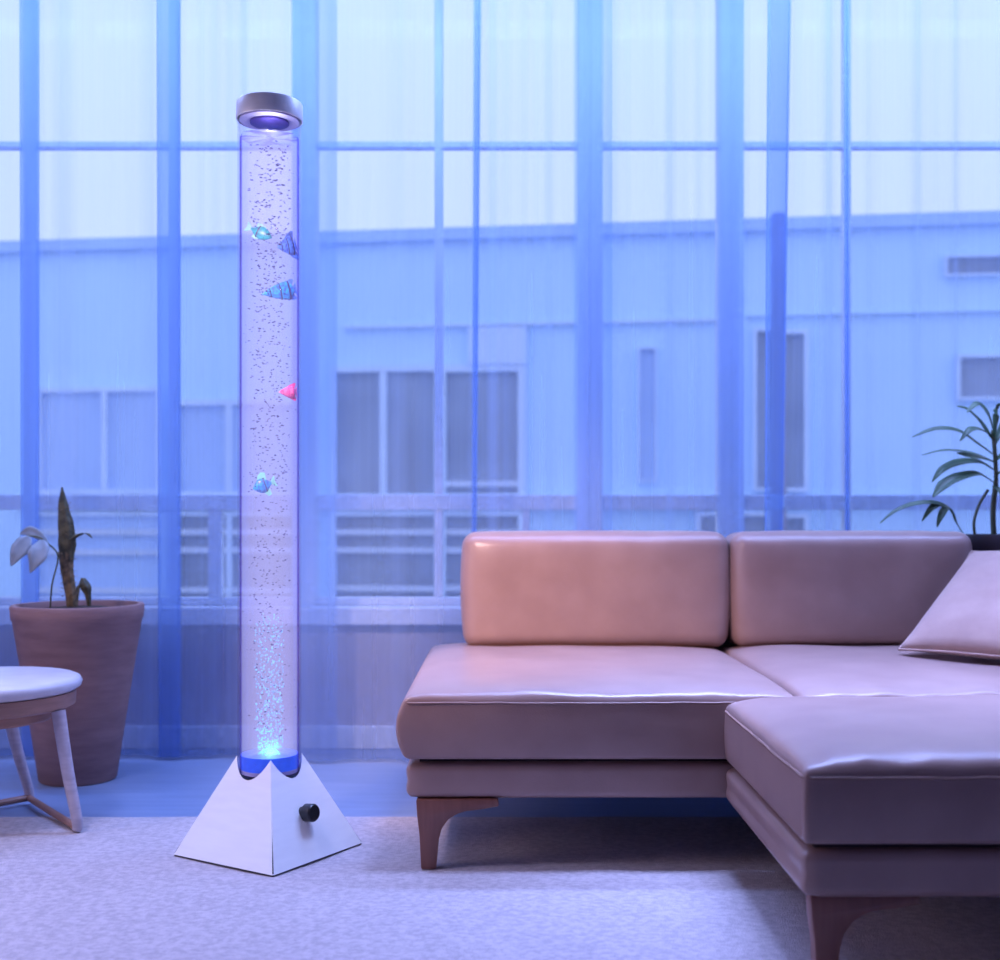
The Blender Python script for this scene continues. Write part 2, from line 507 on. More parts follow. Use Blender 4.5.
curtain('sheer_curtain', 574, 742, 4.18, [],
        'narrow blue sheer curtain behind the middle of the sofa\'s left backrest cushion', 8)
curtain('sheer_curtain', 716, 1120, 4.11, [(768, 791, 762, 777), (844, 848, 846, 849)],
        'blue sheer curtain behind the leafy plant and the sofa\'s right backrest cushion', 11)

# ------------------------------------------------------------------ rug
def rug_bm(x0, x1, y0, y1, h):
    bm = bmesh.new()
    nx, ny = 90, 56
    g = []
    for j in range(ny + 1):
        row = []
        for i in range(nx + 1):
            x = x0 + (x1 - x0) * i / nx; y = y0 + (y1 - y0) * j / ny
            e = min(i, nx - i, j, ny - j)
            z = h * (0.55 if e == 0 else 1.0) + (0.0022 * noise.noise(Vector((x * 6, y * 6, 0))) if e else 0)
            yy = y + (0.006 * noise.noise(Vector((x * 5, y, 3))) if j in (0, ny) else 0)
            row.append(bm.verts.new((x, yy, z)))
        g.append(row)
    for j in range(ny):
        for i in range(nx):
            bm.faces.new((g[j][i], g[j][i + 1], g[j + 1][i + 1], g[j + 1][i]))
    per = g[0] + [g[j][nx] for j in range(1, ny + 1)] + list(reversed(g[ny][:-1])) + [g[j][0] for j in range(ny - 1, 0, -1)]
    low = [bm.verts.new((v.co.x, v.co.y, 0.0)) for v in per]
    n = len(per)
    for k in range(n):
        bm.faces.new((low[k], low[(k + 1) % n], per[(k + 1) % n], per[k]))
    bm.faces.new(list(reversed(low)))
    return bm
RH = 0.008
tag(link_mesh('area_rug', rug_bm(-2.3, 2.45, 0.55, 3.35, RH), RUGM, smooth=True, angle=0.7),
    'large soft beige pile rug under the sofa, ottoman and lamp', 'rug')

# ------------------------------------------------------------------ sofa
def seat_cushion(parent, x0, x1, y0, y1, z0, zs, crown, seed, seam_name='piping', left_bulge=0.0):
    """box of leather with a stitched seam at zs and a domed top panel above it"""
    w, d, h = x1 - x0, y1 - y0, zs - z0
    c = Vector(((x0 + x1) / 2, (y0 + y1) / 2, (z0 + zs) / 2))
    def warp(p, q):
        u = 2 * p.x / w; v = 2 * p.y / d; s = 2 * p.z / h
        wx = Vector((p.x + c.x, p.y + c.y, p.z + c.z))
        if s > 0.55:                        # dome
            e = max(0.0, 1 - abs(u) ** 7) * max(0.0, 1 - abs(v) ** 7)
            k = (s - 0.55) / 0.45
            p = p + Vector((0, 0, crown * (e ** 0.55) * k))
            near = math.exp(-max(0, (p.y + d / 2)) / 0.055)
            wob = noise.noise(Vector((wx.x * 15, wx.y * 3, seed))) + 0.7 * noise.noise(Vector((wx.x * 34, wx.y * 6, seed + 5)))
            p.z += 0.0085 * wob * near * min(1, e * 4) * k
            p.z += 0.006 * noise.noise(Vector((wx.x * 4.0, wx.y * 4.0, seed + 2))) * (e ** 0.5)
        side = 1 - s * s
        fl = 0.010 * side
        if abs(u) > 0.9:
            kk = min(1, (abs(u) - .9) / .08)
            p.x += math.copysign(kk * ((fl if left_bulge else 0.003 * side) + (left_bulge * max(0, side) if u < 0 else 0)), u)
        if abs(v) > 0.9:
            p.y += math.copysign(0.005 * side + 0.0016 * noise.noise(Vector((wx.x * 22, wx.z * 9, seed))) * (1 + s), v)
        return p
    o = link_mesh('seat_cushion', rounded_block(w, d, h, 0.012, 44, warp), LEATHER, parent, smooth=True)
    o.location = c
    # seam running round the cushion at the top of its walls
    zz = h / 2 - 0.013
    cr = 0.035
    pts = []
    hw, hd = w / 2 + 0.0015, d / 2 + 0.0015
    for (sx, sy, a0) in ((1, -1, -PI / 2), (1, 1, 0), (-1, 1, PI / 2), (-1, -1, PI)):
        for k in range(5):
            a = a0 + k / 4 * PI / 2
            pts.append(Vector((sx * (hw - 0.018) + 0.018 * math.cos(a), sy * (hd - 0.018) + 0.018 * math.sin(a), zz)))
    dense = []
    pts.append(pts[0])
    for a, b in zip(pts[:-1], pts[1:]):
        m = max(1, int((b - a).length / 0.03))
        for k in range(m):
            q = a.lerp(b, k / m)
            q.z += 0.0022 * noise.noise(Vector((q.x * 18, q.y * 18, seed)))
            dense.append(q)
    dense.append(dense[0].copy())
    link_mesh(seam_name, tube_bm(dense, 0.0032, 6, cap=False), PIPING, o, smooth=True)
    return o

def back_cushion(parent, x0, x1, yf, z0, z1, th, seed, lean=0.10):
    w, h = x1 - x0, z1 - z0
    def warp(p, q):
        u = 2 * p.x / w; s = 2 * p.z / h; v = 2 * p.y / th
        e = max(0, 1 - abs(u) ** 5) * max(0, 1 - abs(s) ** 5)
        if v < -0.3:
            p.y -= 0.030 * (e ** 0.6) * (-(v + 0.3) / 0.7)
            wx = p.x
            cre = noise.noise(Vector((p.x * 7 + seed, p.z * 5, seed))) * 0.006 * (e ** .5)
            low = math.exp(-((s + 0.75) / 0.22) ** 2)
            cre += 0.004 * low * noise.noise(Vector((p.x * 24, p.z * 4, seed)))
            p.y += cre
        if abs(u) > 0.8:
            p.x += math.copysign(0.012 * (1 - s * s) * ((abs(u) - .8) / .2), u)
        if s > 0.8:
            p.z += 0.005 * (1 - u ** 4) * ((s - .8) / .2) + 0.0015 * noise.noise(Vector((p.x * 12, 0, seed)))
        # slightly narrower at the bottom
        p.x *= 1 - 0.010 * (1 - s) / 2
        return p
    o = link_mesh('back_cushion', rounded_block(w, th, h, 0.042, 40, warp), LEATHER, parent, smooth=True)
    o.location = ((x0 + x1) / 2, yf + th / 2, (z0 + z1) / 2)
    o.rotation_euler = (-lean, 0, 0)
    # side seam, a little behind the front face
    pts = []
    hw, hh, r = w / 2 - 0.004, h / 2 - 0.004, 0.04
    for (sx, sz, a0) in ((1, -1, -PI / 2), (1, 1, 0), (-1, 1, PI / 2), (-1, -1, PI)):
        for k in range(7):
            a = a0 + k / 6 * PI / 2
            pts.append(Vector((sx * (hw - r) + r * math.cos(a), 0.0, sz * (hh - r) + r * math.sin(a))))
    for q in pts:
        s = 2 * q.z / h
        q.x *= 1 - 0.010 * (1 - s) / 2
        if abs(q.x) > hw - .02:
            q.x += math.copysign(0.014 * max(0, 1 - s * s), q.x)
        if s > .8:
            q.z += 0.006 * (1 - (2 * q.x / w) ** 4)
    pts.append(pts[0].copy())
    link_mesh('piping', tube_bm(pts, 0.0032, 6, cap=False), PIPING, o, smooth=True)
    return o

LEGP = [(0.0, .176), (.197, .176), (.199, .160), (.154, .152), (.120, .148), (.100, .142), (.078, .129), (.062, .107), (.054, .078), (.048, .0), (.012, .0), (.008, .09), (.002, .14)]
def leg(parent, x, y, flip=False, zb=0.0, thick=0.036):
    poly = [((-px if flip else px), (zb if pz == 0 else pz)) for px, pz in LEGP]
    o = link_mesh('leg', prism_bm(poly, -thick / 2, thick / 2, 0.004), LEGW, parent, smooth=True, angle=0.6)
    o.location = (x, y, 0)
    return o

def base_block(parent, x0, x1, y0, y1, z0, z1, seed):
    w, d, h = x1 - x0, y1 - y0, z1 - z0
    def warp(p, q):
        s = 2 * p.z / h
        u = 2 * p.x / w
        if abs(u) > .97:
            p.x += math.copysign(0.012 * (1 - s * s), u) + math.copysign(0.012 * s, u)
        return p
    o = link_mesh('upholstered_base', rounded_block(w, d, h, 0.02, 24, warp), LEATHER, parent, smooth=True)
    o.location = ((x0 + x1) / 2, (y0 + y1) / 2, (z0 + z1) / 2)
    return o

sofa = thing('sofa', 'long tan leather sofa with two backrest cushions, in front of the curtains', 'sofa', (0, 0, 0))
SX1 = 1.52
base_block(sofa, -0.212, SX1, 2.836, 3.97, 0.175, 0.262, 1)
link_mesh('deck', box_bm((-0.195, 2.862, 0.255), (SX1 - .02, 3.96, 0.276)), WELT, sofa)
seat_cushion(sofa, -0.228, 0.712, 2.822, 3.96, 0.273, 0.422, 0.028, 4.2, left_bulge=0.012)
seat_cushion(sofa, 0.722, SX1, 2.822, 3.96, 0.273, 0.422, 0.028, 9.7)
link_mesh('backrest_frame', box_bm((-0.06, 3.985, 0.19), (SX1 - .03, 4.03, 0.72), 0.012), WELT, sofa)
back_cushion(sofa, -0.118, 0.730, 3.755, 0.436, 0.806, 0.20, 1.3, lean=0.04)
back_cushion(sofa, 0.742, 1.512, 3.755, 0.436, 0.806, 0.20, 6.1, lean=0.04)
leg(sofa, -0.2015, 2.846, False, RH + .001); leg(sofa, SX1 - 0.005, 2.846, True, RH + .001)
leg(sofa, -0.2015, 3.90, False, 0.0); leg(sofa, SX1 - 0.005, 3.90, True, 0.0)

ott = thing('ottoman', 'tan leather ottoman section standing in front of the sofa\'s right seat', 'ottoman', (0, 0, 0))
OX0, OX1, OY0, OY1 = 0.542, 1.50, 2.080, 2.81
base_block(ott, OX0 + .008, OX1, OY0 + .008, OY1, 0.175, 0.262, 2)
link_mesh('deck', box_bm((OX0 + .02, OY0 + .03, 0.255), (OX1 - .02, OY1 - .02, 0.276)), WELT, ott)
seat_cushion(ott, OX0 - .006, OX1, OY0, OY1, 0.273, 0.405, 0.040, 15.5)
leg(ott, OX0 + .012, OY0 + .045, False, RH + .001); leg(ott, OX1 - .01, OY0 + .045, True, RH + .001)
leg(ott, OX0 + .30, OY1 - .06, False, RH + .001); leg(ott, OX1 - .01, OY1 - .06, True, RH + .001)

# throw pillow, leaning sideways in the corner
def pillow_bm(w, h, th):
    bm = bmesh.new()
    N = 30
    def surf(sgn):
        g = []
        for j in range(N + 1):
            row = []
            for i in range(N + 1):
                u = -1 + 2 * i / N; v = -1 + 2 * j / N
                pin = 1 - 0.045 * (1 - v * v) ; pin2 = 1 - 0.045 * (1 - u * u)
                e = max(0, (1 - u * u)) * max(0, (1 - v * v))
                t = th / 2 * e ** 0.42
                t += 0.006 * noise.noise(Vector((u * 2.4, v * 2.4, sgn * 3))) * min(1, e * 3)
                row.append((u * w / 2 * pin, v * h / 2 * pin2, sgn * t))
            g.append(row)
        return g
    top = [[bm.verts.new(p) for p in r] for r in surf(1)]
    bot = [[bm.verts.new(p) if 0 < i < N and 0 < j < N else top[j][i] for i, p in enumerate(r)] for j, r in enumerate(surf(-1))]
    for g in (top, bot):
        for j in range(N):
            for i in range(N):
                bm.faces.new((g[j][i], g[j][i + 1], g[j + 1][i + 1], g[j + 1][i]))
    return bm
e1 = Vector((0.62, -0.78, 0.0)).normalized()
c_, s_ = 0.82, 0.57
e2 = (Vector((0.78, 0.62, 0)).normalized() * c_ + Vector((0, 0, s_))).normalized()
nn = e1.cross(e2)
P0 = Vector((1.175, 3.46, 0.452))
W_ = 0.49
pm = Matrix((e1, e2, nn)).transposed().to_4x4()
pil = thing('throw_pillow', 'blush square throw pillow leaning at the sofa\'s right backrest cushion', 'pillow')
pil.matrix_world = Matrix.Translation(P0 + (e1 + e2) * W_ / 2 + nn * 0.02) @ pm
link_mesh('pillow_cover', pillow_bm(W_, W_, 0.13), PILLOW, pil, smooth=True)
edge = []
for k in range(41):
    edge.append((-1 + 2 * k / 40, -1))
for k in range(1, 41):
    edge.append((1, -1 + 2 * k / 40))
for k in range(1, 41):
    edge.append((1 - 2 * k / 40, 1))
for k in range(1, 41):
    edge.append((-1, 1 - 2 * k / 40))
link_mesh('piping', tube_bm([(u * W_ / 2 * (1 - .045 * (1 - v * v)), v * W_ / 2 * (1 - .045 * (1 - u * u)), 0) for u, v in edge], 0.0035, 6, cap=False), PILLOW, pil, smooth=True)

# ------------------------------------------------------------------ bubble lamp
LX, LY = -0.585, 2.995
TR = 0.0795
lamp = thing('bubble_lamp', 'tall clear bubble tube lamp on a white pyramid base', 'lamp', (LX, LY, RH + .0015), math.radians(13))
HD, HP = 0.236, 0.369
corners = [math.radians(-90), 0.0, math.radians(90), math.radians(180)]
def side_panel(a0, a1):
    A = Vector((HD * math.cos(a0), HD * math.sin(a0))); B = Vector((HD * math.cos(a1), HD * math.sin(a1)))
    bm = bmesh.new(); S, T = 40, 10; th = 0.004
    n2 = (A + B).normalized()
    slope = math.atan2(HP, (A + B).length / 2)
    nrm = Vector((n2.x * math.sin(slope), n2.y * math.sin(slope), math.cos(slope)))
    outer, inner = [], []
    for i in range(S + 1):
        s = 0.008 + (1 - 0.016) * i / S
        P = A.lerp(B, s); d = P.length
        tm = 1 - (TR + 0.0012) / d
        ro, ri = [], []
        for j in range(T + 1):
            t = tm * j / T
            p = Vector((P.x * (1 - t), P.y * (1 - t), 0.004 + t * (HP - .004)))
            ro.append(bm.verts.new(p)); 
            q = p - nrm * th
            rad = math.hypot(q.x, q.y)
            if rad < TR + 0.0008 and rad > 1e-6:
                k = (TR + 0.0008) / rad; q.x *= k; q.y *= k
            if j == 0: q.z = 0.004
            ri.append(bm.verts.new(q))
        outer.append(ro); inner.append(ri)
    for i in range(S):
        for j in range(T):
            bm.faces.new((outer[i][j], outer[i + 1][j], outer[i + 1][j + 1], outer[i][j + 1]))
            bm.faces.new((inner[i][j], inner[i][j + 1], inner[i + 1][j + 1], inner[i + 1][j]))
        bm.faces.new((outer[i][T], outer[i + 1][T], inner[i + 1][T], inner[i][T]))
        bm.faces.new((outer[i + 1][0], outer[i][0], inner[i][0], inner[i + 1][0]))
    for j in range(T):
        bm.faces.new((outer[0][j], outer[0][j + 1], inner[0][j + 1], inner[0][j]))
        bm.faces.new((outer[S][j + 1], outer[S][j], inner[S][j], inner[S][j + 1]))
    return link_mesh('side_panel', bm, WHITEM, lamp), nrm, n2, slope
panels = []
for k in range(4):
    panels.append(side_panel(corners[k], corners[(k + 1) % 4]))
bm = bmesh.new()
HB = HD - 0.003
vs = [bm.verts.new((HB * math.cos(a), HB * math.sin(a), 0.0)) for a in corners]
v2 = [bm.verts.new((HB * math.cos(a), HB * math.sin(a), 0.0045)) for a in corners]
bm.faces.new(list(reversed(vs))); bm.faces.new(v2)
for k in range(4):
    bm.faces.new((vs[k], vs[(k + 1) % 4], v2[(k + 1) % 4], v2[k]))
link_mesh('foot_shadow_plate', bm, SEAMM, lamp)  # dark plate stands in for the shadow line at the pyramid's foot
for a in corners:      # dark joint between neighbouring panels
    ca = Vector((math.cos(a), math.sin(a), 0))
    p0 = ca * (HD - .0052) + Vector((0, 0, .006)); p1 = ca * ((HD - .0052) * .55) + Vector((0, 0, (HP - .008) * .45))
    link_mesh('corner_joint', tube_bm([p0, p1], [.0024, .0010], 8), SEAMM, lamp)
# knob on the front right panel
_, nrm, n2, slope = panels[0]
A = Vector((HD * math.cos(corners[0]), HD * math.sin(corners[0]), 0)); B = Vector((HD * math.cos(corners[1]), HD * math.sin(corners[1]), 0))
kt = 0.112 / HP
kp = A.lerp(B, 0.47) * (1 - kt) + Vector((0, 0, 0.112))
kd = Vector((n2.x, n2.y, 0.10)).normalized()
kn = link_mesh('knob', tube_bm([kp + kd * 0.012, kp + kd * 0.013, kp + kd * 0.036, kp + kd * 0.040], [0.020, 0.022, 0.022, 0.019], 28), KNOBM, lamp, smooth=True, angle=0.6)
link_mesh('knob_stem', tube_bm([kp - kd * 0.004, kp + kd * 0.013], [0.014, 0.012], 20), KNOBM, kn, smooth=True, angle=0.6)
# tube, water, cap  (heights above the rug)
ZB = 0.185; ZC = 1.850
ti = TR - 0.0035
link_mesh('tube', lathe_bm([(0.004, ZB), (TR - .006, ZB), (TR, ZB + .006), (TR, ZC + .02), (ti, ZC + .02), (ti, ZB + .012), (0.004, ZB + .012)], 64), TUBE, lamp, smooth=True, angle=0.7)
wr = 0.0735
bm = bmesh.new()
ZW0, ZW1 = ZB + 0.0135, 1.806
n = 64
rings = []
for (r, z, wob) in ((wr, ZW0, 0), (wr, ZW1 - .02, 0), (wr, ZW1, 1), (wr * .8, ZW1, 1), (wr * .5, ZW1, 1), (wr * .2, ZW1, 1)):
    ring = []
    for k in range(n):
        a = 2 * PI * k / n
        x, y = r * math.cos(a), r * math.sin(a)
        ring.append(bm.verts.new((x, y, z + wob * 0.006 * noise.noise(Vector((x * 45, y * 45, 2.0))))))
    rings.append(ring)
for r0, r1 in zip(rings[:-1], rings[1:]):
    for k in range(n):
        bm.faces.new((r0[k], r0[(k + 1) % n], r1[(k + 1) % n], r1[k]))
bm.faces.new(list(reversed(rings[0]))); bm.faces.new(rings[-1])
link_mesh('water', bm, WATER, lamp, smooth=True, angle=0.8)
link_mesh('cap', lathe_bm([(TR + .0008, ZC), (.0825, ZC), (.0835, ZC + .002), (.0832, ZC + .041), (.081, ZC + .0445), (.074, ZC + .0455), (.01, ZC + .0455)], 64, cap_top=True), CHROME, lamp, smooth=True, angle=0.6)
link_mesh('cap_liner', lathe_bm([(ti - .001, ZC - .002), (ti - .001, ZC + .018)], 48, cap_bottom=True, cap_top=True), LINERM, lamp, smooth=True, angle=0.6)
link_mesh('cap_plug', lathe_bm([(.046, ZC - .009), (.049, ZC - .007), (.049, ZC - .0025)], 40, cap_bottom=True, cap_top=True), PLUGM, lamp, smooth=True, angle=0.6)
link_mesh('tube_foot', lathe_bm([(.060, ZB + .0145), (.0718, ZB + .0145), (.0718, ZB + .024), (.060, ZB + .024)], 48, cap_bottom=True, cap_top=True), LINERM, lamp, smooth=True, angle=0.6)
# blue light unit at the bottom of the water with its mound of cyan beads
link_mesh('light_unit', lathe_bm([(.0715, ZB + .0245), (.0722, ZB + .030), (.0722, ZB + .060), (.062, ZB + .054), (.045, ZB + .056), (.02, ZB + .062)], 48, cap_bottom=True, cap_top=True), BLUEB, lamp, smooth=True, angle=0.9)
bm = bmesh.new()
for k in range(170):
    r = 0.036 * math.sqrt(random.random()); a = random.uniform(0, 2 * PI)
    z = ZB + 0.056 + 0.034 * (1 - r / 0.036) * random.uniform(.35, 1) - .004
    bmesh.ops.create_icosphere(bm, subdivisions=1, radius=random.uniform(.0018, .0034), matrix=Matrix.Translation((r * math.cos(a), r * math.sin(a), z)))
o = link_mesh('bead_mound', bm, CYANB, lamp, smooth=True); o['kind'] = 'stuff'
# bubbles
def bubble_mat():
    m, nt, out = new_mat('air_bubble')
    t = nt.nodes.new('ShaderNodeBsdfTransparent'); t.inputs[0].default_value = (0.34, 0.30, 0.56, 1)
    g = nt.nodes.new('ShaderNodeBsdfGlossy'); g.inputs['Roughness'].default_value = 0.08
    mx = nt.nodes.new('ShaderNodeMixShader')
    nt.links.new(schlick(nt, 1.33), mx.inputs[0]); nt.links.new(t.outputs[0], mx.inputs[1]); nt.links.new(g.outputs[0], mx.inputs[2])
    nt.links.new(mx.outputs[0], out.inputs[0])
    return m
BUBB = bubble_mat()
bm = bmesh.new()
for k in range(950):
    t = random.random() ** 0.8
    z = 0.29 + (ZW1 - 0.015 - 0.29) * t
    r = 0.052 * math.sqrt(random.random()); a = random.uniform(0, 2 * PI)
    sx = random.uniform(.0018, .0048) * (0.75 + .35 * t); sz = random.uniform(.0012, .0020)
    M = Matrix.Translation((r * math.cos(a), r * math.sin(a), z)) @ Matrix.Rotation(random.uniform(-.4, .4), 4, 'Y') @ Matrix.Diagonal((sx, sx, sz, 1))
    bmesh.ops.create_icosphere(bm, subdivisions=1, radius=1.0, matrix=M)
for k in range(120):       # beads of air clinging to the tube wall
    z = random.uniform(0.3, ZW1 - .01); a = random.uniform(0, 2 * PI)
    r = random.uniform(.069, .071)
    s = random.uniform(.0007, .0015)
    bmesh.ops.create_icosphere(bm, subdivisions=1, radius=s, matrix=Matrix.Translation((r * math.cos(a), r * math.sin(a), z)))
o = link_mesh('bubbles', bm, BUBB, lamp, smooth=True); o['kind'] = 'stuff'

# added plume of fine bubbles above the light unit, cyan glow put in as emission
def glow_fizz_mat():
    m, nt, out = new_mat('cyan_glow_fizz')
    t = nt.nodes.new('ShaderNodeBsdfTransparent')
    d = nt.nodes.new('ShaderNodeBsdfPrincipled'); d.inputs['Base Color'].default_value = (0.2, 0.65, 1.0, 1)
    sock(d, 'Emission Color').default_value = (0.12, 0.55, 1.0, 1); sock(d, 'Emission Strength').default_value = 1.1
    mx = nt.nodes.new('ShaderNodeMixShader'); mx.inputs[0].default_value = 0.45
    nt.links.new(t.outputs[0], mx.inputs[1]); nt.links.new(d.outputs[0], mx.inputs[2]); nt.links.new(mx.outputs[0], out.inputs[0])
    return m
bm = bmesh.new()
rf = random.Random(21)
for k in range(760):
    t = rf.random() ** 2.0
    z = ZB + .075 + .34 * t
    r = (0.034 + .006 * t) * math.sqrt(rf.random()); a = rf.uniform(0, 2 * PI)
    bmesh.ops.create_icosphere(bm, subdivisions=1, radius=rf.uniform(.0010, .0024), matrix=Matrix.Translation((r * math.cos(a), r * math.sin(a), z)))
o = link_mesh('glow_fizz', bm, glow_fizz_mat(), lamp, smooth=True); o['kind'] = 'stuff'

# LED on the light unit, and an added light under the cap for the fish
def tube_light(name, z, col, power):
    l = bpy.data.lights.new(name, 'POINT'); l.color = col; l.energy = power; l.shadow_soft_size = 0.0
    o = bpy.data.objects.new(name, l); COL.objects.link(o); o.location = (0, -0.06, z); o.parent = lamp
tube_light('fish_fill', ZC - .035, (0.85, 0.85, 1.0), 0.16)
tube_light('base_led', ZB + .075, (0.25, 0.65, 1.0), 0.25)

# ------------------------------------------------------------------ fish inside the tube
def fish(label, nose, tail, hgt, roll, mats, tall=1.0, fin=1.0, deep=False):
    """nose and tail are photo pixels with a depth offset from the tube axis (metres)"""
    body_m, fin_m, mark_m = mats
    a = wp(nose[0], nose[1], LY + nose[2]); b = wp(tail[0], tail[1], LY + tail[2])
    L = (b - a).length
    ex = (b - a).normalized()
    ey = Vector((0, 1, 0)); ey = (ey - ex * ey.dot(ex)).normalized()
    ez = ex.cross(ey)
    if ez.z < 0:
        ez = -ez; ey = -ey
    M = Matrix((ex, ey, ez)).transposed().to_4x4()
    t = thing('toy_fish', label, 'fish', group='toy fish in the bubble tube')
    t.matrix_world = Matrix.Translation(a) @ M @ Matrix.Rotation(roll, 4, 'X')
    prof = [(0.0, .05), (.05, .22), (.14, .55), (.26, .86), (.40, 1.0), (.54, .86), (.66, .55), (.74, .28), (.80, .17)]
    if deep:      # angelfish outline, deepest towards the tail
        prof = [(0.0, .05), (.06, .16), (.20, .42), (.38, .68), (.55, .90), (.70, 1.0), (.82, .86), (.89, .50), (.93, .25)]
    bm = bmesh.new(); n = 16; rings = []
    for (s, h) in prof:
        rings.append([bm.verts.new((s * L, math.cos(2 * PI * k / n) * h * hgt * 0.20, math.sin(2 * PI * k / n) * h * hgt * 0.5)) for k in range(n)])
    for r0, r1 in zip(rings[:-1], rings[1:]):
        for k in range(n):
            bm.faces.new((r0[k], r0[(k + 1) % n], r1[(k + 1) % n], r1[k]))
    bm.faces.new(list(reversed(rings[0]))); bm.faces.new(rings[-1])
    link_mesh('body', bm, body_m, t, smooth=True)
    def fin_part(nm, poly, m):
        bm = bmesh.new()
        f = [bm.verts.new((x * L, -.0007, z * hgt)) for x, z in poly]; g = [bm.verts.new((x * L, .0007, z * hgt)) for x, z in poly]
        bm.faces.new(f); bm.faces.new(list(reversed(g)))
        for i in range(len(poly)):
            j = (i + 1) % len(poly); bm.faces.new((f[i], f[j], g[j], g[i]))
        return link_mesh(nm, bm, m, t)
    if deep:
        fin_part('tail_fin', [(.90, .12), (1.0, .40), (.98, 0), (1.0, -.40), (.90, -.12)], fin_m)
        fin_part('dorsal_fin', [(.42, .34), (.62, .58 * tall), (.88, .76 * tall), (.96, .70 * tall), (.88, .24), (.70, .44)], fin_m)
        fin_part('anal_fin', [(.46, -.36), (.64, -.58 * tall), (.86, -.74 * tall), (.95, -.66 * tall), (.88, -.22)], fin_m)
    else:
      fin_part('tail_fin', [(.76, .05), (.90, .30 * fin), (1.0, .36 * fin), (.96, .0), (1.0, -.36 * fin), (.90, -.30 * fin), (.76, -.05)], fin_m)
      fin_part('dorsal_fin', [(.26, .40), (.36, .58 * tall), (.52, .70 * tall), (.68, .62 * tall), (.64, .30), (.48, .42)], fin_m)
      fin_part('anal_fin', [(.38, -.46), (.52, -.64 * tall), (.66, -.58 * tall), (.64, -.26)], fin_m)
    for sgn in (-1, 1):
        bm = bmesh.new()
        bmesh.ops.create_uvsphere(bm, u_segments=10, v_segments=8, radius=0.055 * hgt, matrix=Matrix.Translation((0.13 * L, sgn * hgt * 0.095, 0.10 * hgt)))
        link_mesh('eye', bm, mark_m, t, smooth=True)
    # dark bands round the body
    for s, h, wd in (((.22, .48, .04), (.50, .86, .05), (.74, .98, .05)) if deep else ((.24, .80, .04), (.50, .90, .045))):
        bm = bmesh.new()
        r0 = []; r1 = []
        for k in range(n):
            cy_, sz_ = math.cos(2 * PI * k / n) * h * hgt * .208, math.sin(2 * PI * k / n) * h * hgt * .515
            r0.append(bm.verts.new((s * L, cy_, sz_))); r1.append(bm.verts.new(((s + wd) * L, cy_, sz_)))
        for k in range(n):
            bm.faces.new((r0[k], r0[(k + 1) % n], r1[(k + 1) % n], r1[k]))
        link_mesh('stripe', bm, mark_m, t, smooth=True)
    return t
FTEAL = pmat('teal_fish_paint', (0.0, 0.52, 0.55), (0.0, 0.28, 0.36), rough=0.35, scale=120)
FTEAL2 = pmat('mint_fin', (0.20, 0.72, 0.62), rough=0.4, scale=80)
FBLUE = pmat('blue_fish_paint', (0.10, 0.34, 1.0), (0.02, 0.08, 0.60), rough=0.35, scale=150)
FBLUE2 = pmat('blue_fin', (0.08, 0.28, 0.95), (0.02, 0.08, 0.55), rough=0.4, scale=160)
FSKY = pmat('azure_fish_paint', (0.01, 0.42, 0.95), (0.01, 0.10, 0.52), rough=0.35, scale=130)
FPINK = pmat('pink_fish_paint', (0.90, 0.22, 0.50), (0.75, 0.08, 0.35), rough=0.35, scale=90)
FPINK2 = pmat('magenta_fin', (0.72, 0.06, 0.34), rough=0.4, scale=90)
FDARK = pmat('navy_marking', (0.015, 0.02, 0.16), rough=0.4, scale=60)
FWHITE = pmat('pale_fin', (0.55, 0.80, 0.90), rough=0.4, scale=80)
fish('teal toy fish facing right, topmost of the fish in the bubble tube', (272, 238, -.035), (246, 226, -.02), 0.034, 0.0, (FTEAL, FTEAL2, FDARK), 0.9)
fish('deep blue toy fish by the tube\'s right wall, just right of the teal fish', (277, 247, -.030), (296.5, 245, -.004), 0.050, 0.0, (FBLUE, FBLUE2, FDARK), 1.0, deep=True)
fish('long azure toy fish with navy stripes, just below the deep blue fish', (262, 294, -.035), (296.8, 289, -.002), 0.048, 0.0, (FSKY, FBLUE2, FDARK), 0.75, deep=True)
fish('small pink toy fish by the tube\'s right wall', (279, 392, -.030), (296.8, 392, -.004), 0.034, 0.0, (FPINK, FPINK2, FPINK2), 0.9, deep=True)
fish('small sky blue toy fish, lowest of the fish in the bubble tube', (253, 489, -.035), (276, 481, -.02), 0.038, 0.0, (FSKY, FTEAL2, FDARK), 1.25)

# ------------------------------------------------------------------ left planter and cactus
PX, PY = -1.380, 3.86
RT, RB, PH = 0.205, 0.122, 0.572
pot = thing('plant_pot', 'large tapered mauve terracotta pot on the floor behind the round stool', 'pot', (PX, PY, 0))
link_mesh('pot_body', lathe_bm([(0.02, 0.0), (RB - .006, 0.0), (RB, 0.006), (RB + (RT - RB) * .5, PH * .5), (RT - .004, PH - .05), (RT, PH - .045), (RT + .004, PH - .006), (RT, PH), (RT - .014, PH), (RT - .018, PH - .01), (RT - .03, PH - .10), (0.02, PH - .11)], 64, cap_bottom=True, cap_top=True), POTM, pot, smooth=True, angle=0.7)
link_mesh('soil', lathe_bm([(RT - .029, PH - .065), (RT - .024, PH - .022), (RT * .5, PH - .012), (0.01, PH - .008)], 40, cap_bottom=True, cap_top=True), SOILM, pot, smooth=True)
cac = thing('potted_cactus', 'upright spiky cactus growing in the mauve terracotta pot', 'cactus', (PX, PY, PH - .012))
def cl(px, py, dy=0.0):
    p = wp(px, py, PY + dy)
    return Vector((p.x - PX, p.y - PY, p.z - (PH - .012)))
